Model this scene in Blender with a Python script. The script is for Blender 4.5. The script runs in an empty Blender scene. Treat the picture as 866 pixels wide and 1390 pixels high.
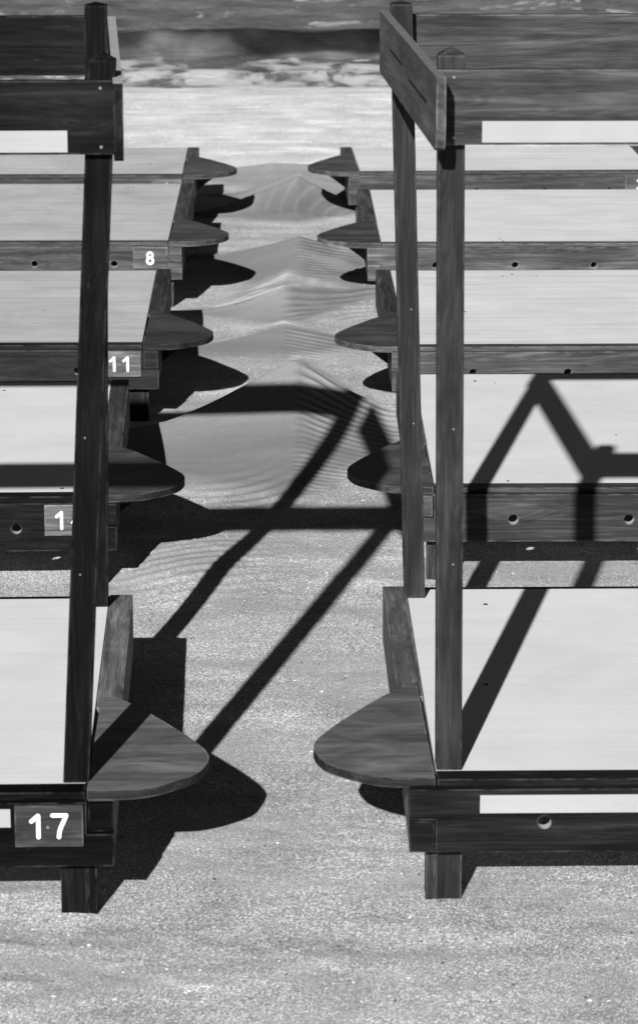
import bpy, bmesh, math, random
import numpy as np
from mathutils import Vector, Matrix, Quaternion
from mathutils import noise as mnoise
random.seed(7)
R = math.radians
scene = bpy.context.scene
C = scene.collection

# ---------------------------------------------------------------- camera
cam_d = bpy.data.cameras.new('camera'); cam = bpy.data.objects.new('camera', cam_d); C.objects.link(cam)
scene.camera = cam
cam_d.sensor_fit = 'VERTICAL'; cam_d.sensor_height = 36; cam_d.lens = 109.8
cam.location = (0, 0, 2.999); cam.rotation_euler = (R(90 - 14.48), 0, 0)
cam_d.clip_start = .1; cam_d.clip_end = 3000
cam_d.dof.use_dof = True; cam_d.dof.focus_distance = 10.5; cam_d.dof.aperture_fstop = 8.0

# ---------------------------------------------------------------- light
SUN_TRAVEL = Vector((.745, 3.612, -1.842)).normalized()
SUN_EL = math.asin(-SUN_TRAVEL.z)
SUN_AZ = math.atan2(-SUN_TRAVEL.x, -SUN_TRAVEL.y)
w = bpy.data.worlds.new("World"); scene.world = w; w.use_nodes = True
nt = w.node_tree; nt.nodes.clear()
sky = nt.nodes.new('ShaderNodeTexSky'); sky.sky_type = 'NISHITA'; sky.sun_disc = False
sky.sun_elevation = SUN_EL; sky.sun_rotation = SUN_AZ
sky.air_density = .3; sky.dust_density = .05; sky.ozone_density = 1
bw = nt.nodes.new('ShaderNodeSeparateColor')   # the photograph is black and white through a red filter: blue sky goes dark
bg = nt.nodes.new('ShaderNodeBackground'); bg.inputs[1].default_value = .05
wo = nt.nodes.new('ShaderNodeOutputWorld')
nt.links.new(sky.outputs[0], bw.inputs[0]); nt.links.new(bw.outputs[0], bg.inputs[0]); nt.links.new(bg.outputs[0], wo.inputs[0])
sd = bpy.data.lights.new('sun', 'SUN'); sd.energy = 5.0; sd.angle = R(.53); sd.color = (1, 1, 1)
sun = bpy.data.objects.new('sun', sd); C.objects.link(sun)
sun.rotation_euler = SUN_TRAVEL.to_track_quat('-Z', 'Y').to_euler(); sun.location = (-4, -12, 10)
scene.view_settings.view_transform = 'Standard'; scene.view_settings.look = 'None'
scene.view_settings.gamma = 1; scene.view_settings.use_curve_mapping = False
scene.view_settings.exposure = .5
scene.render.engine = 'CYCLES'
scene.cycles.use_denoising = True
scene.cycles.max_bounces = 5; scene.cycles.diffuse_bounces = 2; scene.cycles.glossy_bounces = 2

# ---------------------------------------------------------------- materials
def new_mat(name):
    m = bpy.data.materials.new(name); m.use_nodes = True
    n = m.node_tree; b = n.nodes['Principled BSDF']
    return m, n, b
def N(n, t, **kw):
    x = n.nodes.new(t)
    for k, v in kw.items(): setattr(x, k, v)
    return x
def ramp(n, stops, src, interp='LINEAR'):
    r = N(n, 'ShaderNodeValToRGB'); r.color_ramp.interpolation = interp
    e = r.color_ramp.elements
    while len(e) < len(stops): e.new(.5)
    for q, (p, v) in zip(e, stops): q.position = p; q.color = (v, v, v, 1)
    n.links.new(src, r.inputs[0]); return r.outputs[0]
def mathn(n, op, a, b=None, clamp=False):
    x = N(n, 'ShaderNodeMath', operation=op); x.use_clamp = clamp
    for i, v in ((0, a), (1, b)):
        if v is None: continue
        if isinstance(v, (int, float)): x.inputs[i].default_value = v
        else: n.links.new(v, x.inputs[i])
    return x.outputs[0]
def mixf(n, f, a, b):
    x = N(n, 'ShaderNodeMix', data_type='FLOAT')
    for i, v in ((0, f), (2, a), (3, b)):
        if isinstance(v, (int, float)): x.inputs[i].default_value = v
        else: n.links.new(v, x.inputs[i])
    return x.outputs[0]
def noise_n(n, vec, scale, detail=4, rough=.55, dist=0.0):
    x = N(n, 'ShaderNodeTexNoise'); x.inputs['Scale'].default_value = scale; x.inputs['Detail'].default_value = detail
    x.inputs['Roughness'].default_value = rough; x.inputs['Distortion'].default_value = dist
    n.links.new(vec, x.inputs['Vector']); return x.outputs[0]
def mapped(n, src, scale):
    m = N(n, 'ShaderNodeMapping'); m.inputs['Scale'].default_value = scale; n.links.new(src, m.inputs['Vector']); return m.outputs[0]
def obj_coord(n):
    t = N(n, 'ShaderNodeTexCoord'); oi = N(n, 'ShaderNodeObjectInfo')
    s = mathn(n, 'MULTIPLY', oi.outputs['Random'], 37.0)
    c = N(n, 'ShaderNodeCombineXYZ')
    for i in range(3): n.links.new(s, c.inputs[i])
    a = N(n, 'ShaderNodeVectorMath', operation='ADD'); n.links.new(t.outputs['Object'], a.inputs[0]); n.links.new(c.outputs[0], a.inputs[1])
    return a.outputs[0]
def bump(n, b, h, strength, dist):
    x = N(n, 'ShaderNodeBump'); x.inputs['Strength'].default_value = strength; x.inputs['Distance'].default_value = dist
    n.links.new(h, x.inputs['Height']); n.links.new(x.outputs[0], b.inputs['Normal']); return x

_w = {}
def wood(axis, tone):
    """stained timber, grain along axis 0/1/2; tone = mean base value"""
    key = (axis, tone)
    if key in _w: return _w[key]
    m, n, b = new_mat('stained_wood_%s_%d' % ('xyz'[axis], int(tone*1000)))
    co = obj_coord(n)
    sc = [50, 50, 50]; sc[axis] = 2.2
    v = mapped(n, co, sc)
    g = noise_n(n, v, 1.0, 6, .62, .9)
    sc2 = [13, 13, 13]; sc2[axis] = 1.5
    fig = noise_n(n, mapped(n, co, sc2), 1.0, 4, .6, 1.3)      # flowing figure round knots
    bl = noise_n(n, co, 3.2, 3, .55, .3)
    gr = ramp(n, [(.3, .5), (.45, .8), (.58, 1.1), (.75, 2.0)], g)
    fg = ramp(n, [(.3, .55), (.5, 1.0), (.72, 1.8)], fig)
    sc4 = [15, 15, 15]; sc4[axis] = 1.1                                   # growth-ring figure
    ring = mathn(n, 'SINE', mathn(n, 'MULTIPLY', noise_n(n, mapped(n, co, sc4), 1.0, 2, .45, 1.3), 85.0))
    fg = mathn(n, 'MULTIPLY', fg, ramp(n, [(0, .84), (.6, .97), (1, 1.2)], mathn(n, 'MULTIPLY', mathn(n, 'ADD', ring, 1.0), .5)))
    bb = ramp(n, [(.3, .72), (.55, 1.0), (.75, 1.35)], bl)
    col = mathn(n, 'MULTIPLY', mathn(n, 'MULTIPLY', gr, fg), mathn(n, 'MULTIPLY', bb, tone))
    sc3 = [60, 60, 60]; sc3[axis] = 9
    wr = ramp(n, [(.66, 0), (.78, 1)], noise_n(n, mapped(n, co, sc3), 1.0, 4, .7, .4))
    wr = mathn(n, 'MULTIPLY', wr, ramp(n, [(.46, 0), (.64, .6)], noise_n(n, co, 5, 2)))
    col = mixf(n, wr, col, min(.35, tone*4 + .06))
    bv = N(n, 'ShaderNodeBevel'); bv.samples = 4; bv.inputs['Radius'].default_value = .009
    ge = N(n, 'ShaderNodeNewGeometry'); dt = N(n, 'ShaderNodeVectorMath', operation='DOT_PRODUCT')
    n.links.new(bv.outputs[0], dt.inputs[0]); n.links.new(ge.outputs['Normal'], dt.inputs[1])
    ed = ramp(n, [(.0, 0), (.18, 1)], mathn(n, 'SUBTRACT', .995, dt.outputs['Value'], True))
    ed = mathn(n, 'MULTIPLY', ed, ramp(n, [(.42, 0), (.6, .9)], noise_n(n, co, 14, 4, .65)))
    col = mixf(n, ed, col, min(.3, tone*3 + .05))                       # varnish rubbed off the edges
    n.links.new(col, b.inputs['Base Color'])
    b.inputs['Roughness'].default_value = .6
    b.inputs['Specular IOR Level'].default_value = .04 if tone < .015 else .15
    bump(n, b, g, .5, .004)
    _w[key] = m; return m
_t = {}
def stave_wood(tone):
    """varnished top glued up from narrow staves running across, each with its own tone"""
    if tone in _t: return _t[tone]
    m, n, b = new_mat('varnished_staves_%d' % int(tone*1000))
    co = obj_coord(n); tc = N(n, 'ShaderNodeTexCoord'); sp = N(n, 'ShaderNodeSeparateXYZ'); n.links.new(tc.outputs['Object'], sp.inputs[0])
    cell = mathn(n, 'FLOOR', mathn(n, 'MULTIPLY', sp.outputs[1], 14.0))
    oi = N(n, 'ShaderNodeObjectInfo')
    wn = N(n, 'ShaderNodeTexWhiteNoise', noise_dimensions='1D'); n.links.new(mathn(n, 'ADD', cell, mathn(n, 'MULTIPLY', oi.outputs['Random'], 91.0)), wn.inputs['W'])
    st = ramp(n, [(0, .78), (1, 1.22)], wn.outputs[0])
    g = noise_n(n, mapped(n, co, (3.5, 55, 30)), 1.0, 5, .6, .7)
    bl = ramp(n, [(.3, .6), (.5, .95), (.7, 1.5)], noise_n(n, mapped(n, co, (5, 9, 5)), 1.0, 5, .62, .8))
    col = mathn(n, 'MULTIPLY', mathn(n, 'MULTIPLY', st, bl), mathn(n, 'MULTIPLY', ramp(n, [(.3, .75), (.5, 1), (.75, 1.45)], g), tone))
    bv = N(n, 'ShaderNodeBevel'); bv.samples = 4; bv.inputs['Radius'].default_value = .010
    ge = N(n, 'ShaderNodeNewGeometry'); dt = N(n, 'ShaderNodeVectorMath', operation='DOT_PRODUCT')
    n.links.new(bv.outputs[0], dt.inputs[0]); n.links.new(ge.outputs['Normal'], dt.inputs[1])
    ed = ramp(n, [(.0, 0), (.18, 1)], mathn(n, 'SUBTRACT', .995, dt.outputs['Value'], True))
    ed = mathn(n, 'MULTIPLY', ed, ramp(n, [(.5, 0), (.62, .9)], noise_n(n, co, 12, 4, .65)))
    n.links.new(mixf(n, ed, col, .26), b.inputs['Base Color'])
    b.inputs['Roughness'].default_value = .5; b.inputs['Specular IOR Level'].default_value = .2
    bump(n, b, g, .3, .003)
    _t[tone] = m; return m
def paint(name, tone, grain=.06, stain=.1):
    m, n, b = new_mat(name)
    co = obj_coord(n)
    s = noise_n(n, mapped(n, co, (1.2, 45, 45)), 1.0, 5, .6, .6)
    k = noise_n(n, co, 2.6, 4, .6, .5)
    col = mathn(n, 'MULTIPLY', ramp(n, [(.25, 1-grain*2.4), (.5, 1), (.8, 1+grain)], s), ramp(n, [(.3, 1-stain), (.6, 1.0), (.8, 1.03)], k))
    col = mathn(n, 'MULTIPLY', col, tone)
    d = ramp(n, [(.70, 0), (.76, 1)], noise_n(n, mapped(n, co, (14, 60, 60)), 1.0, 3, .6))
    col = mixf(n, mathn(n, 'MULTIPLY', d, .25), col, tone*.45)
    n.links.new(col, b.inputs['Base Color']); b.inputs['Roughness'].default_value = .62
    b.inputs['Specular IOR Level'].default_value = .3
    bump(n, b, s, .12, .002)
    return m
def plain(name, tone, rough=.6, spec=.3):
    m, n, b = new_mat(name)
    co = obj_coord(n)
    col = mathn(n, 'MULTIPLY', ramp(n, [(.3, .85), (.7, 1.12)], noise_n(n, co, 40, 3)), tone)
    n.links.new(col, b.inputs['Base Color']); b.inputs['Roughness'].default_value = rough
    b.inputs['Specular IOR Level'].default_value = spec
    return m
M = dict(white=paint('white_painted_panel', .735, .03, .10), pale=paint('whitewashed_panel', .72, .12, .12),
         grey=paint('weathered_grey_panel', .53, .14, .2), strip=paint('white_paint_strip', .34, .03, .12),
         digit=plain('white_number_paint', .85), hole=plain('dark_hole_shade', .01, .9, .1), screw=plain('worn_screw_head', .16, .45, .5),
         plate_dark=wood(0, .034), plate=wood(0, .10), raw=plain('raw_wood_in_hole', .38, .8, .1), edge_left=plain('bleached_wood_edge', .33, .8, .1), edge_right=plain('worn_wood_edge', .15, .8, .1))

# ---------------------------------------------------------------- mesh helpers
def link(name, bm, mat, parent=None, bevel=0, seg=2, smooth=False):
    if bevel:
        es = [e for e in bm.edges if len(e.link_faces) == 2 and e.calc_face_angle(0) > .6]
        bmesh.ops.bevel(bm, geom=es, offset=bevel, segments=seg, profile=.6, affect='EDGES', clamp_overlap=True)
    bmesh.ops.recalc_face_normals(bm, faces=bm.faces)
    me = bpy.data.meshes.new(name); bm.to_mesh(me); bm.free()
    if smooth:
        for p in me.polygons: p.use_smooth = True
    me.materials.append(mat)
    o = bpy.data.objects.new(name, me); C.objects.link(o)
    if parent: o.parent = parent
    return o
def box(bm, x0, x1, y0, y1, z0, z1, top=(0, 0)):
    """box; top = sideways lean of the upper face"""
    if x0 > x1: x0, x1 = x1, x0
    v = [bm.verts.new((x + (top[0] if z == z1 else 0), y + (top[1] if z == z1 else 0), z)) for z in (z0, z1) for y in (y0, y1) for x in (x0, x1)]
    for f in ((0, 2, 3, 1), (4, 5, 7, 6), (0, 1, 5, 4), (2, 6, 7, 3), (0, 4, 6, 2), (1, 3, 7, 5)):
        bm.faces.new([v[i] for i in f])
    return v
def prism(bm, pts, axis, a, b):
    """closed 2-D outline extruded along axis from a to b"""
    def P(p, t):
        q = list(p); q.insert(axis, t); return q
    lo = [bm.verts.new(P(p, a)) for p in pts]; hi = [bm.verts.new(P(p, b)) for p in pts]
    bm.faces.new(lo); bm.faces.new(hi[::-1])
    for i in range(len(pts)):
        j = (i+1) % len(pts); bm.faces.new((lo[i], lo[j], hi[j], hi[i]))
def catmull(pts, n=6):
    out = []
    for i in range(len(pts)-1):
        p0 = pts[max(i-1, 0)]; p1 = pts[i]; p2 = pts[i+1]; p3 = pts[min(i+2, len(pts)-1)]
        for k in range(n):
            t = k/n
            out.append(tuple(.5*((2*p1[c]) + (-p0[c]+p2[c])*t + (2*p0[c]-5*p1[c]+4*p2[c]-p3[c])*t*t + (-p0[c]+3*p1[c]-3*p2[c]+p3[c])*t**3) for c in (0, 1)))
    out.append(pts[-1]); return out
def cut_holes(o, holes, r, y0, y1):
    """drill round holes through a board along y"""
    bm = bmesh.new()
    for hx, hz in holes:
        k = 20
        prism(bm, [(hx + r*math.cos(2*math.pi*i/k), hz + r*math.sin(2*math.pi*i/k)) for i in range(k)], 1, y0-.05, y1+.05)
    cut = link('cutter', bm, M['raw'])
    md = o.modifiers.new('b', 'BOOLEAN'); md.object = cut; md.operation = 'DIFFERENCE'; md.solver = 'EXACT'
    bpy.context.view_layer.update(); dg = bpy.context.evaluated_depsgraph_get()
    me = bpy.data.meshes.new_from_object(o.evaluated_get(dg))
    o.modifiers.clear(); old = o.data; o.data = me
    if len(me.materials) < 2: me.materials.append(M['raw'])
    for p in me.polygons:                      # the inside of each hole is raw pale wood
        c = p.center
        for hx, hz in holes:
            if abs(math.hypot(c.x-hx, c.z-hz) - r) < .003 and abs(p.normal.y) < .3: p.material_index = 1
    bpy.data.objects.remove(cut); bpy.data.meshes.remove(old)

def stroke(bm, pts, w_, y0, y1, closed=False):
    """one painted stroke with round ends, pts in (x,z)"""
    n_ = len(pts); L_, R_ = [], []
    for i, p in enumerate(pts):
        a = pts[(i-1) % n_] if closed or i > 0 else p
        b_ = pts[(i+1) % n_] if closed or i < n_-1 else p
        dx, dz = b_[0]-a[0], b_[1]-a[1]; l = math.hypot(dx, dz) or 1
        nx, nz = -dz/l*w_/2, dx/l*w_/2
        L_.append((p[0]+nx, p[1]+nz)); R_.append((p[0]-nx, p[1]-nz))
    if closed:
        vs = [[bm.verts.new((q[0], y, q[1])) for q in arr] for y in (y0, y1) for arr in (L_, R_)]
        for i in range(n_):
            j = (i+1) % n_
            bm.faces.new((vs[0][i], vs[0][j], vs[1][j], vs[1][i])); bm.faces.new((vs[2][j], vs[2][i], vs[3][i], vs[3][j]))
            bm.faces.new((vs[0][j], vs[0][i], vs[2][i], vs[2][j])); bm.faces.new((vs[1][i], vs[1][j], vs[3][j], vs[3][i]))
        return
    def cap(p, d):
        a0 = math.atan2(d[1], d[0])
        return [(p[0]+math.cos(a0+t)*w_/2, p[1]+math.sin(a0+t)*w_/2) for t in [math.pi/2 - math.pi*k/6 for k in range(1, 6)]]
    e = (pts[-1][0]-pts[-2][0], pts[-1][1]-pts[-2][1]); s_ = (pts[0][0]-pts[1][0], pts[0][1]-pts[1][1])
    prism(bm, L_ + cap(pts[-1], e) + R_[::-1] + cap(pts[0], s_), 1, y0, y1)
def arc(cx_, cz_, rx, rz, a0, a1, k=12):
    return [(cx_+rx*math.cos(R(a0+(a1-a0)*i/k)), cz_+rz*math.sin(R(a0+(a1-a0)*i/k))) for i in range(k+1)]
DIG = {  # unit digits: width about .6, height 1, origin at the centre
 '1': [([(.05, .42), (.05, -.44)], 0), ([(-.21, .20), (.04, .42)], 0)],
 '7': [([(-.27, .43), (.25, .43)], 0), ([(.25, .43), (.17, .24), (.06, .0), (-.01, -.2), (-.04, -.44)], 0)],
 '4': [([(.12, -.44), (.12, .44)], 0), ([(.10, .44), (-.28, -.14), (.30, -.14)], 0)],
 '8': [(arc(0, .22, .19, .21, 0, 330), 1), (arc(0, -.22, .23, .23, 0, 330), 1)],
 '2': [(arc(0, .2, .24, .24, 160, -30, 10) + [(-.22, -.42)], 0), ([(-.22, -.43), (.27, -.43)], 0)],
 '3': [(arc(0, .22, .21, .22, 150, -70, 10), 0), (arc(0, -.22, .24, .23, 75, -150, 10), 0)],
}
def digit(ch, cx_, cz_, h_, sw, yf, parent):
    bm = bmesh.new()
    for i, (pts, cl) in enumerate(DIG[ch]):
        stroke(bm, [(cx_+p[0]*h_, cz_+p[1]*h_) for p in pts], sw, yf-.0015-.0004*i, yf+.001, bool(cl))
    return link('number_digit', bm, M['digit'], parent)

# ---------------------------------------------------------------- beach beds
TAB = [(.059, .82), (-.047, .677), (-.150, .49), (-.198, .39), (-.232, .30), (-.236, .22), (-.205, .125), (-.125, .045), (-.046, .006), (.068, .004)]
W = 1.87
def bed(label, X0, Y0, yaw, depth, side, tone, top, ftone, panel, style, number=None, canopy=None, strips=False):
    """a low slatted-frame beach bed. Local x runs away from the sand lane (mirrored for side -1), y runs to the sea."""
    s = side
    root = bpy.data.objects.new('beach_bed', None); C.objects.link(root)
    root.location = (X0, Y0, 0); root.rotation_euler = (0, 0, R(yaw))
    root['label'] = label; root['category'] = 'beach bed'; root['group'] = 'wooden beach beds in two rows beside the sand lane'
    wx, wy, wz = wood(0, ftone), wood(1, top), wood(2, tone)
    y1 = .068 + depth
    # deck panel, with a notch worn at one corner
    bm = bmesh.new()
    a, b_ = .0735, W-.0735
    pts = [(a, .070), (b_, .070), (b_, y1), (a+.06, y1), (a+.06, y1-.03), (a, y1-.05)] if canopy else [(a, .070), (b_, .070), (b_, y1), (a, y1)]
    prism(bm, [(p[0]*s, p[1]) for p in pts], 2, .325, .35)
    link('deck_panel', bm, M[panel], root, .003, 1)
    # rims in front of and behind the panel
    bm = bmesh.new(); box(bm, .0735*s, (W-.0735)*s, .003, .0696, .315, .3503); link('front_rim', bm, wx, root, .003)
    bm = bmesh.new(); box(bm, .0735*s, (W-.0735)*s, y1+.002, y1+.045, .24, .3445); link('rear_rim', bm, wx, root, .003)
    bm = bmesh.new(); box(bm, .02*s, (W-.02)*s, y1+.047, y1+.075, .17, .335); link('rear_board', bm, wx, root, .003)
    # front board
    bm = bmesh.new()
    nl = .068
    if style == 'notch':
        pl = [(0, .165), (W, .165), (W, .25), (W-nl, .25), (W-nl, .335), (nl, .335), (nl, .25), (0, .25)]
    else:
        pl = [(nl, .165), (W-nl, .165), (W-nl, .25), (W, .25), (W, .335), (0, .335), (0, .253), (nl, .253)]
    prism(bm, [(p[0]*s, p[1]) for p in pl], 1, -.032, 0)
    fb = link('front_board', bm, wx, None, .0035)
    holes = [(q*s, .245) for q in (.345, .75, 1.15, 1.53)]
    cut_holes(fb, holes, .0175, -.032, 0); fb.parent = root
    if style == 'notch':
        for q in (0, W-nl):
            bm = bmesh.new(); box(bm, (q+.003)*s, (q+nl-.004)*s, -.020, 0, .2535, .3275); link('end_block', bm, wx, root, .003)
    if style == 'lap':
        for q in (0, W-nl):
            bm = bmesh.new(); box(bm, (q+.002)*s, (q+nl-.003)*s, -.030, 0, .166, .249); link('lap_block', bm, wx, root, .003)
    # side rails: low under the side table, full height behind it
    for q in (0, 1):
        bm = bmesh.new()
        prof = [(.001, .175), (y1+.045, .175), (y1+.045, .348), (.70, .348), (.70, .327), (.001, .327)]
        x0, x1 = (.002, .071) if q == 0 else (W-.071, W-.002)
        prism(bm, prof, 0, x0*s, x1*s)
        link('side_rail', bm, wy, root, .008 if q == 0 else .003, 3)
        bm = bmesh.new()
        kx, ky = (1, 1) if canopy else (1+.05*math.sin(X0*31+q*2), 1+.04*math.cos(Y0*7+q))
        tab = [((x*kx if x < 0 else x), y*ky) for x, y in TAB]
        prism(bm, [((x if q == 0 else W-x)*s, y) for x, y in catmull(tab, 6)], 2, .3285, .3535)
        o = link('side_table', bm, stave_wood(top), root, .0035, 2)
        o.data.materials.append(wood(0, round(max(ftone, .02), 4)))
        for p in o.data.polygons:
            if abs(p.normal.z) < .35: p.material_index = 1
        # bracket holding the table
        bm = bmesh.new()
        bx = [(-.15, .33-.003), (-.002, .327), (-.002, .215)]
        prism(bm, [((x if q == 0 else W-x)*s, z) for x, z in bx], 1, .30, .33)
        link('table_bracket', bm, wx, root, .002)
    for q in (.047, W-.138):
        for yy in (.012, y1-.09):
            bm = bmesh.new(); box(bm, (q+.0245)*s, (q+.091)*s, yy, yy+.07, -.25, .3)
            o = link('leg', bm, wz, root, .003)
            bm = bmesh.new(); box(bm, q*s, (q+.023)*s, yy+.003, yy+.075, -.25, .3)
            link('leg_cheek', bm, wz, o, .003)
    for k in (1, 2):   # bearers under the deck
        bm = bmesh.new(); box(bm, .0735*s, (W-.0735)*s, y1*k/3, y1*k/3+.05, .23, .322); link('bearer', bm, wx, root)
    if strips:
        zt = (.272, .32)
        bm = bmesh.new(); xa, xb = (.18, W-.18) if s > 0 else (.258, W-.18)
        box(bm, xa*s, xb*s, -.0345, -.0318, *zt); o = link('white_strip', bm, M['strip'], root, .001, 1)
    if number:
        right_end = s < 0
        px0, px1 = (.076, .247) if right_end else (W-.247, W-.076)
        bm = bmesh.new(); box(bm, px0*s, px1*s, -.041, -.0325, .222, .331)
        pl_ = link('number_plate', bm, M['plate_dark'] if tone < .009 else M['plate'], root, .002)
        cxp = (px0+px1)/2*s
        if len(number) == 2:
            digit(number[0], cxp-.030, .277, .066, 0.0108, -.041, pl_); digit(number[1], cxp+.027, .277, .066, 0.0108, -.041, pl_)
            bm = bmesh.new(); bmesh.ops.create_cone(bm, cap_ends=True, segments=12, radius1=.0045, radius2=.0035, depth=.004,
                matrix=Matrix.Translation((cxp-.003, -.0425, .274)) @ Matrix.Rotation(R(90), 4, 'X')); link('plate_screw', bm, M['screw'], pl_)
        else:
            digit(number, cxp, .277, .066, .012, -.041, pl_)
    if canopy: add_frame(root, s, tone, top, y1, **canopy)
    # screw holes: dark discs on the deck, shade put into the colour
    rnd = random.Random(int(abs(X0*1000)+Y0*10))
    for k in range(rnd.randint(3, 5)):
        cx_ = rnd.uniform(.15, .8); cy_ = rnd.choice([.12, depth*.45, depth*.95]) + rnd.uniform(-.03, .05)
        bm = bmesh.new(); rr = rnd.uniform(.004, .008)
        bmesh.ops.create_cone(bm, cap_ends=True, segments=12, radius1=rr, radius2=rr*.8, depth=.0012, matrix=Matrix.Translation((cx_*s, cy_, .3508)))
        link('screw_hole_shade', bm, M['hole'], root)
    return root

def add_frame(root, s, tone, top, y1, front, rear, zf, zr, side_pts, zs, zb):
    """four posts with pointed tops and the boards round them"""
    wx, wy, wz = wood(0, .042 if s > 0 else .010), wood(1, .06 if s > 0 else .012), wood(2, tone)
    rp = y1 - .10
    for (bx, tx, py, zt, half) in ((front[0], front[1], .0700, zf, .033), (rear[0], rear[1], rp, zr, .032),
                             (W-.10, W-.10, .075, zf, .033), (W-.10, W-.10, rp, zr, .032)):
        bm = bmesh.new()
        zsld = zt - (.020 if zt == zf else .009)
        v = box(bm, (bx-half)*s, (bx+half)*s, py, py+.066, .352, zsld, top=((tx-bx)*s, 0))
        tf = [f for f in bm.faces if all(abs(q.co.z-zsld) < 1e-5 for q in f.verts)][0]
        r_ = bmesh.ops.poke(bm, faces=[tf]); r_['verts'][0].co.z = zt
        p = link('post', bm, wz, root, .003)
        for zz in (.9, 1.25):
            bm = bmesh.new(); bmesh.ops.create_cone(bm, cap_ends=True, segments=10, radius1=.0028, radius2=.0024, depth=.002,
                matrix=Matrix.Translation(((bx+(tx-bx)*(zz-.35)/1.85+.008)*s, py-.0008, zz)) @ Matrix.Rotation(R(90), 4, 'X')); link('screw_head', bm, M['screw'], p)
    # front board, in front of the front posts
    fx = front[1]-.036
    bm = bmesh.new(); box(bm, fx*s, (W-.06)*s, .040, .072, zb[0], zb[1]); fbo = link('top_front_board', bm, wx, root, .004)
    for q in (fx+.04, ):
        for zz in (zb[0]+.018, zb[1]-.018):
            bm = bmesh.new(); bmesh.ops.create_cone(bm, cap_ends=True, segments=10, radius1=.0045, radius2=.0035, depth=.003,
                matrix=Matrix.Translation((q*s, .0395, zz)) @ Matrix.Rotation(R(90), 4, 'X')); link('screw_head', bm, M['screw'], fbo)
    xa = .168 if s > 0 else .085
    bm = bmesh.new(); box(bm, xa*s, (W-.18)*s, .0365, .0398, zb[0]+.006, zb[0]+.058); link('white_strip', bm, M['strip'], fbo, .001, 1)
    # rear board, behind the rear posts
    bm = bmesh.new(); box(bm, (rear[1]-.02)*s, (W-.06)*s, rp+.068, rp+.098, zr-.218, zr-.045); link('top_rear_board', bm, wx, root, .004)
    # side boards, outside the posts; rounded front lower corner
    def side_board(xf, xr, yf, yr):
        bm = bmesh.new()
        t = .023
        z0, z1 = zs
        prof = [(yr, z0+.01), (yr, z1), (yf+.01, z1), (yf, z1-.012), (yf, z0+.05)] + [(yf+.03*(1-math.cos(a)), z0+.05-.05*math.sin(a)) for a in (.5, 1., 1.57)] + [(yr-.02, z0)]
        prism(bm, prof, 0, 0, t*s)
        for v in bm.verts:
            v.co.x += (xf + (xr-xf)*(v.co.y-yf)/(yr-yf))*s
        o = link('top_side_board', bm, wy, root, .003)
        o.data.materials.append(M['edge_left'] if s < 0 else M['edge_right'])
        for p in o.data.polygons:
            if p.normal.z > .8: p.material_index = 1
        return o
    o = side_board(*side_pts)
    xf, xr, yf, yr = side_pts
    for (ya, yb, zz) in ((yf+.25, yf+.72, .085), (yf+.95, yf+1.32, .10)):      # two long grooves: thin dark slips on the outer face, coloured as shade
        bm = bmesh.new()
        xx = lambda y: (xf + (xr-xf)*(y-yf)/(yr-yf))*s
        e = -.0012*s
        va = [bm.verts.new((xx(y)+q, y, zs[0]+z_)) for q in (e, .001*s) for (y, z_) in ((ya, zz), (yb, zz), (yb, zz+.006), (ya, zz+.006))]
        for f in ((0, 1, 2, 3), (4, 7, 6, 5), (0, 4, 5, 1), (1, 5, 6, 2), (2, 6, 7, 3), (3, 7, 4, 0)): bm.faces.new([va[i] for i in f])
        link('groove_shade', bm, M['hole'], o)
    side_board(W-.06, W-.06, yf, yr)

def loc(X0, Y0, yaw, X, Y):
    """world point to the bed's own frame"""
    dx, dy = X-X0, Y-Y0; a = R(-yaw)
    return dx*math.cos(a)-dy*math.sin(a), dx*math.sin(a)+dy*math.cos(a)

# right nearest bed
X0, Y0, YW = .228, 7.528, 1.0
f0 = loc(X0, Y0, YW, .333, 7.62)[0]; f1 = loc(X0, Y0, YW, .321, 7.62)[0]
r0 = loc(X0, Y0, YW, .293, 9.20)[0]; r1 = loc(X0, Y0, YW, .240, 9.20)[0]
sf = loc(X0, Y0, YW, .279, 7.44); sr = loc(X0, Y0, YW, .176, 9.12)
bed('tall-framed beach bed with a wide white deck, nearest on the right of the lane', X0, Y0, YW, 1.70, 1, .020, .095, .011, 'white', 'lap',
    canopy=dict(front=(f0, f1), rear=(r0, r1), zf=2.198, zr=2.163, side_pts=(sf[0], sr[0], sf[1], sr[1]), zs=(1.966, 2.144), zb=(1.965, 2.147)), strips=True)
bed('white-decked beach bed on the right crossed by an A-shaped shadow', .332, 10.59, .5, 1.85, 1, .034, .065, .040, 'white', 'notch')
bed('third beach bed from the front on the right, pale deck seen behind the tall posts', .309, 13.06, 1.1, 1.80, 1, .038, .05, .062, 'pale', 'lap')
bed('beach bed second from the sea on the right, bolt holes in its front board', .245, 15.70, .95, 1.76, 1, .045, .05, .078, 'pale', 'lap')
bed('beach bed nearest the sea on the right, small plate at its right end', .172, 18.20, 2.2, 1.0, 1, .034, .06, .055, 'pale', 'notch', number='3')
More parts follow.
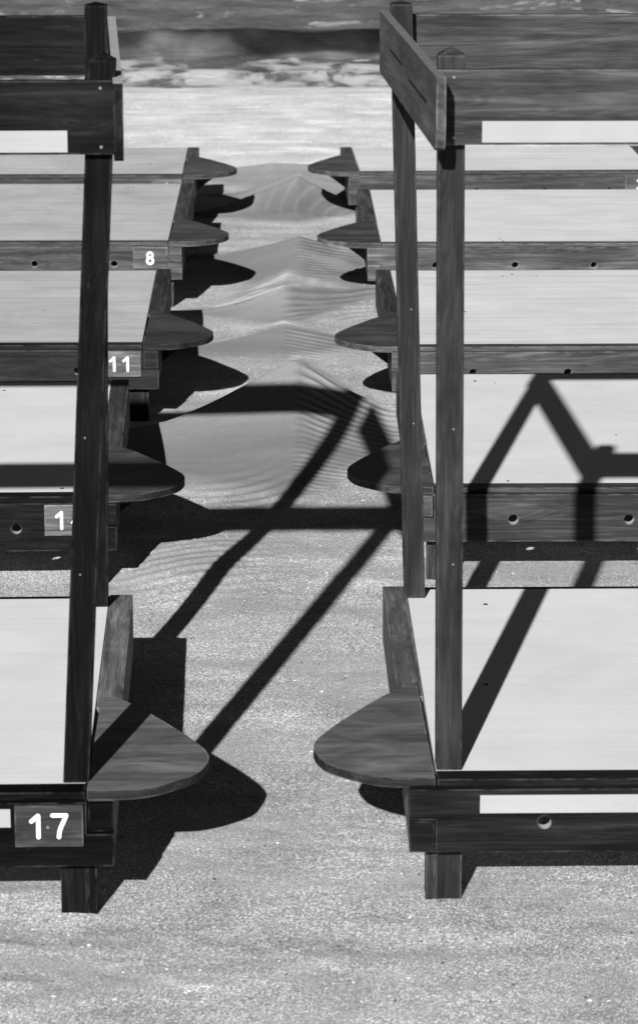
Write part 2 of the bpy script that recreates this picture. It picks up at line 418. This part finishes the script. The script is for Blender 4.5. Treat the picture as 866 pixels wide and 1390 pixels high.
# left
X0, Y0, YW = -.516, 7.435, 1.73
f0 = -loc(X0, Y0, YW, -.616, 7.52)[0]; f1 = -loc(X0, Y0, YW, -.519, 7.52)[0]
r0 = -loc(X0, Y0, YW, -.671, 9.10)[0]; r1 = -loc(X0, Y0, YW, -.645, 9.10)[0]
sf = loc(X0, Y0, YW, -.461, 7.37); sr = loc(X0, Y0, YW, -.583, 9.03)
bed('near-black beach bed with tall post frame and the number plate 17', X0, Y0, YW, 1.70, -1, .006, .125, .004, 'white', 'notch', '17',
    canopy=dict(front=(f0, f1), rear=(r0, r1), zf=2.196, zr=2.168, side_pts=(-sf[0], -sr[0], sf[1], sr[1]), zs=(1.950, 2.136), zb=(1.955, 2.132)), strips=True)
bed('beach bed numbered 14, its white deck partly in shadow, just behind bed 17', -.70, 10.474, 2.0, 1.83, -1, .012, .05, .012, 'white', 'notch', '14')
bed('beach bed with grey deck numbered 11', -.685, 13.11, .9, 1.76, -1, .016, .04, .018, 'grey', 'notch', '11')
bed('beach bed with grey deck numbered 8', -.697, 15.75, .5, 1.95, -1, .04, .06, .058, 'grey', 'notch', '8')
bed('beach bed nearest the sea on the left, grey deck and half-hidden number plate', -.723, 18.09, .75, 1.10, -1, .035, .075, .045, 'grey', 'notch', '2')

# ---------------------------------------------------------------- sand
def axis_pts(fine0, fine1, step, lo, hi, grow=1.12):
    a = list(np.arange(fine0, fine1, step)); d = step
    left, right = [], []
    x = fine0; d = step
    while x > lo: d = min(d*grow, 3.0); x -= d; left.append(x)
    x = a[-1]; d = step
    while x < hi: d = min(d*grow, 3.0); x += d; right.append(x)
    return np.array(left[::-1] + a + right)
xs = axis_pts(-1.35, 1.55, .010, -70, 70)
ys = axis_pts(6.6, 20.6, .0095, -20, 60, 1.06)
X, Y = np.meshgrid(xs, ys)
rng = np.random.RandomState(3)
def vnoise(x, y, seed=0):
    """value noise, bilinear with smoothstep"""
    r = np.random.RandomState(seed).rand(512, 512)
    xi = np.floor(x).astype(int); yi = np.floor(y).astype(int); fx = x-xi; fy = y-yi
    fx = fx*fx*(3-2*fx); fy = fy*fy*(3-2*fy)
    g = lambda i, j: r[i % 512, j % 512]
    return (g(xi, yi)*(1-fx)+g(xi+1, yi)*fx)*(1-fy)+(g(xi, yi+1)*(1-fx)+g(xi+1, yi+1)*fx)*fy
def fbm(x, y, o=4, seed=0):
    t = 0; a = .5
    for k in range(o): t = t + a*(vnoise(x*2**k, y*2**k, seed+k)-.5); a *= .5
    return t
Z = .022*fbm(X*1.3, Y*1.1, 4, 11) + .030*fbm(X*2.6, Y*5.0, 3, 23) + .015*fbm(X*8, Y*13, 3, 27) + .006*fbm(X*24, Y*24, 3, 31)
Z = Z + .006
fine = np.zeros_like(X)
wind = np.zeros_like(X)
sort = np.zeros_like(X)
warp = fbm(X*2.2, Y*2.2, 4, 51)
ripple = np.zeros_like(X)
def mound(pk, lf, rt, Lf, Lb, rip=0.0, lam=.07, fl=1.0, ripside=0):
    """drifted ridge: crest through three points, slip face towards the camera, long ramp behind"""
    global Z, fine, wind, sort
    cx = np.array([lf[0]-.9, lf[0]-.35, lf[0], pk[0], rt[0], rt[0]+.3, rt[0]+.8])
    cz = np.array([0, lf[2]*.4, lf[2], pk[2], rt[2], rt[2]*.45, 0])
    cy = np.array([lf[1]+.2, lf[1]+.08, lf[1], pk[1], rt[1], rt[1]+.05, rt[1]+.15])
    xx = X + .03*warp
    zc = np.interp(xx, cx, cz)
    side_ = np.where(xx < pk[0], (pk[0]-xx)/(pk[0]-lf[0]), (xx-pk[0])/(rt[0]-pk[0]))
    base_ = np.where(xx < pk[0], lf[2], rt[2])
    tt = np.clip(side_, 0, 1)
    tt = np.sqrt(tt*tt+.0008)
    cusp = base_ + (pk[2]-base_)*np.clip(1-tt, 0, 1)**1.22
    zc = np.where(side_ < 1, cusp, zc)
    yc = (np.interp(xx-.03, cx, cy)+np.interp(xx+.03, cx, cy))/2 + .05*fbm(X*3, Y*0+3, 3, 71)
    d = Y - yc
    fr = np.exp(np.minimum(d, 0)/(Lf*(.6+.5*np.clip(zc/.2, 0, 1.4))))
    Lbx = Lb*np.clip(zc/pk[2], .2, 1)**.95
    bk = np.clip(1-np.maximum(d, 0)/Lbx, 0, 1); bk = bk*(.65+.35*bk)
    prof = np.where(d < 0, fr, bk)
    zz = zc*prof; rs = 0*zz
    wgt = np.clip(zz/.03, 0, 1)*np.clip((zc-.004)/.02, 0, 1)
    if rip:
        amp = rip*np.clip(zz/.05, 0, 1)*np.clip(.25+2.6*(fbm(X*2.5, Y*2.5, 3, 91)+.22), .3, 1.25)
        ph = (d*(1.0 if ripside == 0 else 1)+.055*warp+.25*ripside*np.abs(X-pk[0]))/lam
        sel = np.where(d < 0, np.clip((X-pk[0]+.02)/.10, 0, 1) if ripside == 0 else np.clip(1-zz/.10, 0, 1), 1.0)
        r_ = np.sin(2*np.pi*ph)*amp*sel
        rsel = zz > Z*0+.012
        rs = r_*rsel/rip
        zz = zz + r_*rsel*np.clip(.35+3*(fbm(X*5, Y*5, 3, 97)+.1), .1, 1.3)
    new = np.maximum(Z, zz + .4*Z)
    k = .012                                       # soft union
    h = np.clip(.5+.5*(zz+.3*Z-Z)/k, 0, 1)
    Z = Z*(1-h)+(zz+.3*Z)*h+k*h*(1-h)
    fine = np.maximum(fine*(1-h*.6), wgt*fl*np.clip(h*1.7, 0, 1))
    sort = sort*(1-h) + rs*h
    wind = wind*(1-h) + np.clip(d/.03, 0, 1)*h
mound((-.32, 20.35, .10), (-.60, 20.3, .07), (.0, 20.3, .10), .45, .7, 0, .07, .65)
mound((-.124, 19.35, .19), (-.55, 19.5, .03), (.15, 19.35, .11), .30, .8, 0, .07, .9)
mound((-.128, 18.88, .225), (-.73, 18.72, .035), (.245, 18.90, .06), .15, .5, 0, .07, 1.0)
mound((-.110, 17.05, .165), (-.565, 17.2, .035), (.25, 17.3, .05), .75, .6, .008, .055, .8)
mound((-.174, 15.55, .150), (-.575, 15.55, .035), (.28, 16.1, .05), .18, 1.6, .007, .055, .85, 0)
mound((-.163, 14.93, .085), (-.57, 14.62, .035), (.18, 14.8, .03), .42, .6, .009, .052, .85, 0)
mound((-.097, 13.05, .310), (-.66, 12.66, .105), (.31, 13.02, .085), .34, 1.55, .010, .052, 1.0)
# ripple field at the foot of the big drift, curving towards the camera
q = np.sqrt(((X+.42)*1.0)**2 + ((Y-12.75)*.55)**2)
m_ = np.exp(-((X+.22)/.22)**2 - ((Y-11.75)/.35)**2)
Z += .0042*np.sin(2*np.pi*(q+.03*warp)/.058)*m_
fine = np.maximum(fine, .6*m_)
m_ = np.exp(-((X-.12)/.16)**2 - ((Y-15.55)/.25)**2)
q = np.sqrt((X-.30)**2 + ((Y-15.1)*.6)**2)
Z += .004*np.sin(2*np.pi*(q+.03*warp)/.06)*m_
fine = np.maximum(fine, .5*m_)
m_ = np.exp(-((X+.45)/.25)**2 - ((Y-10.75)/.35)**2)
Z += .035*m_ + .003*np.sin(2*np.pi*(Y-.5*X+.06*warp)/.085)*m_
fine = np.maximum(fine, .5*m_)
# pale strata showing in the slip face of the far drift
st = np.exp(-((X+.02)/.36)**2 - ((Y-18.75)/.16)**2)
qa = np.sqrt((X-.55)**2 + ((Y-18.64)*1.7)**2)
strata = np.clip(np.sin(2*np.pi*(qa+.06*warp)/.085), 0, 1)**3*st*(.5+1.6*(fbm(X*5, Y*5, 3, 93)+.2))
sort -= .95*np.exp(-((X+.10)/.42)**4 - ((Y-18.66)/.24)**4)*np.clip(Z/.08, 0, 1)      # dark heavy-mineral sand in that face
for lx, ly in ((.33, 7.52), (-.62, 7.43), (.35, 7.62), (-.66, 7.52)):
    Z += .008*np.exp(-((X-lx)/.09)**2-((Y-ly)/.11)**2)          # sand heaped round the legs
# slope down into the sea
t = np.clip((Y-24.7-.5*fbm(X*.9, X*0+2, 4, 299))/6.0, 0, 1); Z = Z*(1-t) + (-.55)*(t**1.3)
# keep the fill away from under the decks high enough to poke through
Z = np.minimum(Z, .30)
ny, nx = X.shape
co = np.stack([X, Y, Z], -1).reshape(-1, 3).astype(np.float32)
me = bpy.data.meshes.new('sand')
me.vertices.add(nx*ny); me.vertices.foreach_set('co', co.ravel())
i = np.arange(ny-1)[:, None]*nx + np.arange(nx-1)[None, :]
quads = np.stack([i, i+1, i+1+nx, i+nx], -1).reshape(-1, 4).astype(np.int32)
me.loops.add(quads.size); me.loops.foreach_set('vertex_index', quads.ravel())
me.polygons.add(len(quads)); me.polygons.foreach_set('loop_start', np.arange(0, quads.size, 4, dtype=np.int32))
me.polygons.foreach_set('use_smooth', np.ones(len(quads), dtype=bool))
me.update(); me.validate()
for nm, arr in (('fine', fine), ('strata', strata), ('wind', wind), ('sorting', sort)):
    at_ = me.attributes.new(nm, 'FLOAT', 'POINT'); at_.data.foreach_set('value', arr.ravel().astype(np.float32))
m, n, b = new_mat('beach_sand')
tc = N(n, 'ShaderNodeTexCoord'); oc = tc.outputs['Object']
af = N(n, 'ShaderNodeAttribute', attribute_name='fine').outputs['Fac']
asr = N(n, 'ShaderNodeAttribute', attribute_name='strata').outputs['Fac']
sep = N(n, 'ShaderNodeSeparateXYZ'); n.links.new(oc, sep.inputs[0])
g1 = noise_n(n, oc, 190, 3, .7)
vo = N(n, 'ShaderNodeTexVoronoi'); vo.inputs['Scale'].default_value = 240; n.links.new(oc, vo.inputs['Vector'])
vb = N(n, 'ShaderNodeRGBToBW'); n.links.new(vo.outputs['Color'], vb.inputs[0])
big = noise_n(n, oc, 2.3, 5, .6, .4)
str_ = noise_n(n, mapped(n, oc, (1.2, 5.5, 1)), 1.0, 5, .6, .8)
coarse = mathn(n, 'MULTIPLY', ramp(n, [(.2, .56), (.42, .87), (.62, 1.1), (.85, 1.95)], vb.outputs[0]), ramp(n, [(.3, .62), (.5, 1), (.7, 1.45)], g1))
coarse = mathn(n, 'MULTIPLY', coarse, mixf(n, ramp(n, [(.35, 0), (.65, 1)], big), .40, .56))
coarse = mathn(n, 'MULTIPLY', coarse, ramp(n, [(.3, .8), (.7, 1.2)], str_))
swept = ramp(n, [(.46, 0), (.64, .6)], noise_n(n, mapped(n, oc, (1.5, 2.6, 1)), 1.0, 5, .6, .7))
coarse = mixf(n, swept, coarse, mathn(n, 'MULTIPLY', ramp(n, [(.25, .72), (.75, 1.28)], noise_n(n, oc, 190, 3, .6)), .43))
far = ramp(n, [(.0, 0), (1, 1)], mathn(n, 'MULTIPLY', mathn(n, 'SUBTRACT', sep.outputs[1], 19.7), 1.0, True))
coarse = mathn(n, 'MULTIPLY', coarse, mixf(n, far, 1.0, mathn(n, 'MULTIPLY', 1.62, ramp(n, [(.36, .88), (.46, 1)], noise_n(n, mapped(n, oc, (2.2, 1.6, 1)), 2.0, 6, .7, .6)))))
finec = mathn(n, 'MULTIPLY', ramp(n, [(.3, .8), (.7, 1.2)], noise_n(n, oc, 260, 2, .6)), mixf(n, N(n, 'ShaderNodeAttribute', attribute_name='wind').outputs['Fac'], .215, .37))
finec = mathn(n, 'MULTIPLY', finec, ramp(n, [(.3, .88), (.7, 1.14)], str_))
finec = mixf(n, mathn(n, 'MULTIPLY', asr, .75), finec, .34)
finec = mathn(n, 'MULTIPLY', finec, mathn(n, 'ADD', 1.0, mathn(n, 'MULTIPLY', N(n, 'ShaderNodeAttribute', attribute_name='sorting').outputs['Fac'], .42)))
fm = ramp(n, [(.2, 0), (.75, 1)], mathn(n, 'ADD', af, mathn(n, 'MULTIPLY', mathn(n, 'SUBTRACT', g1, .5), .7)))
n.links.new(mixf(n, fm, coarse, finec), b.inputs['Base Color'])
b.inputs['Roughness'].default_value = .9; b.inputs['Specular IOR Level'].default_value = .15
hgt = mathn(n, 'ADD', mathn(n, 'MULTIPLY', g1, 1.0), mathn(n, 'MULTIPLY', vb.outputs[0], .5))
hgt = mathn(n, 'MULTIPLY', hgt, mixf(n, fm, 1.0, .22))
bump(n, b, hgt, .75, .006)
me.materials.append(m)
sand = bpy.data.objects.new('sand', me); C.objects.link(sand); sand['kind'] = 'structure'

# small shell fragments and pebbles lying on the coarse sand
def zat(x, y):
    ix = min(max(np.searchsorted(xs, x)-1, 0), nx-2); iy = min(max(np.searchsorted(ys, y)-1, 0), ny-2)
    return float(Z[iy, ix]), float(fine[iy, ix])
bm = bmesh.new(); rnd = random.Random(5); cnt = 0
while cnt < 2600:
    y = 6.9 + 13*rnd.random()**1.6; x = rnd.uniform(-1.2, 1.4)
    z, fv = zat(x, y)
    if fv > .25 and rnd.random() > .04: continue
    r_ = rnd.choice([.0020, .0024, .0027, .0032, .004])*rnd.uniform(.8, 1.25)
    mt = Matrix.Translation((x, y, z+r_*.25)) @ Matrix.Rotation(rnd.uniform(0, 6.3), 4, 'Z') @ Matrix.Rotation(rnd.uniform(-.5, .5), 4, 'X') @ Matrix.Diagonal((r_*rnd.uniform(.8, 1.8), r_, r_*.6, 1))
    bmesh.ops.create_icosphere(bm, subdivisions=1, radius=1, matrix=mt)
    cnt += 1
m, n, b = new_mat('pebble_and_shell')
gi = N(n, 'ShaderNodeNewGeometry')
n.links.new(ramp(n, [(0, .03), (.2, .12), (.35, .3), (.8, .55), (1, .75)], gi.outputs['Random Per Island']), b.inputs['Base Color']); b.inputs['Roughness'].default_value = .6
pb = link('pebbles', bm, m, None)
pb['label'] = 'small pebbles and shell bits scattered over the coarse sand of the lane'; pb['category'] = 'pebbles'; pb['kind'] = 'stuff'

# ---------------------------------------------------------------- sea
wxs = axis_pts(-3.2, 3.6, .035, -300, 300, 1.1)
wys = []
y = 24.2
while y < 40: wys.append(y); y += .05
d = .05
while y < 900: d *= 1.06; y += d; wys.append(y)
wys = np.array(wys); XW, YW_ = np.meshgrid(wxs, wys)
n1 = fbm(XW*.5, YW_*1.0, 4, 201); n2 = fbm(XW*2.2, YW_*4.5, 4, 231); n3 = fbm(XW*9, YW_*14, 3, 251)
yb = 28.45 + .55*fbm(XW*.45, YW_*0+1, 3, 261)
dd = YW_-yb
ZW = -.06 + .05*n2*np.clip((YW_-25)/3, .15, 1) + .10*n1*np.clip((YW_-27)/4, 0, 1) + .012*n3
hb = .30*(.65+1.1*(fbm(XW*.8, YW_*0+7, 3, 271)+.15))
ZW += hb*np.where(dd < 0, np.exp(-(dd/.20)**2), np.exp(-(dd/1.0)**2))
ZW += .05*np.exp(-((YW_-26.6-.5*fbm(XW*.7, YW_*0+3, 3, 277))/.35)**2)
ZW += -.04*np.clip((25.9-YW_)/1.5, 0, 1) + .035*fbm(XW*1.1, YW_*.6, 3, 291)*np.clip((27-YW_)/2, 0, 1)
foam_and_shade = np.clip(1.12-np.abs(YW_-26.5)/1.9, 0, .74)
foam_and_shade = np.maximum(foam_and_shade, .9*np.exp(-((dd+.42)/.16)**2)*np.clip(.2+3*(fbm(XW*1.4, YW_*0+5, 3, 283)+.15), 0, 1))
foam_and_shade = foam_and_shade - np.exp(-((dd+.05)/.40)**2)*np.clip(.95+2.2*fbm(XW*.9, YW_*1.5, 4, 303), .25, 1)*np.clip(1.25-(XW-.1)*.35, .45, 1)  # negative values carry the painted darkness of the wave's steep face
crest = np.exp(-((dd-.10)/.09)**2)*np.clip(5*(fbm(XW*1.1, YW_*0+9, 3, 287)-.03), 0, 1)
foam_and_shade = foam_and_shade*(1-crest)+.85*crest
foam_and_shade = foam_and_shade + .20*np.clip((YW_-29.3)/.5, 0, 1)*(YW_ < 60)
ny2, nx2 = XW.shape
me = bpy.data.meshes.new('sea')
co = np.stack([XW, YW_, ZW], -1).reshape(-1, 3).astype(np.float32)
me.vertices.add(nx2*ny2); me.vertices.foreach_set('co', co.ravel())
i = np.arange(ny2-1)[:, None]*nx2 + np.arange(nx2-1)[None, :]
quads = np.stack([i, i+1, i+1+nx2, i+nx2], -1).reshape(-1, 4).astype(np.int32)
me.loops.add(quads.size); me.loops.foreach_set('vertex_index', quads.ravel())
me.polygons.add(len(quads)); me.polygons.foreach_set('loop_start', np.arange(0, quads.size, 4, dtype=np.int32))
me.polygons.foreach_set('use_smooth', np.ones(len(quads), dtype=bool))
me.update(); me.validate()
at_ = me.attributes.new('foam_and_shade', 'FLOAT', 'POINT'); at_.data.foreach_set('value', foam_and_shade.ravel().astype(np.float32))
m, n, b = new_mat('sea_water')
tc = N(n, 'ShaderNodeTexCoord'); oc = tc.outputs['Object']
ff = N(n, 'ShaderNodeAttribute', attribute_name='foam_and_shade').outputs['Fac']
fn = noise_n(n, mapped(n, oc, (1.5, 1.0, 1)), 1.25, 6, .6, .9)
fac = mathn(n, 'ADD', mathn(n, 'MULTIPLY', fn, 1.5), mathn(n, 'MULTIPLY', ff, .42))
fac = ramp(n, [(.86, 0), (.93, .6), (1, .9)], mathn(n, 'MULTIPLY', fac, .88))
wcol = ramp(n, [(.3, .05), (.7, .22)], noise_n(n, mapped(n, oc, (1.2, 1.1, 1)), 1.3, 5, .6, .5))
wcol = mathn(n, 'MULTIPLY', wcol, ramp(n, [(0, .05), (.45, .18), (.95, 1)], mathn(n, 'ADD', 1.0, ff)))   # painted shade: wave face darkened, as its steep front reflects less
n.links.new(mixf(n, fac, wcol, .56), b.inputs['Base Color'])
n.links.new(mixf(n, fac, .16, .9), b.inputs['Roughness'])
b.inputs['Specular IOR Level'].default_value = .22
bump(n, b, noise_n(n, mapped(n, oc, (3, 8, 1)), 2.0, 5, .6), .6, .05)
me.materials.append(m)
sea = bpy.data.objects.new('sea', me); C.objects.link(sea); sea['kind'] = 'structure'
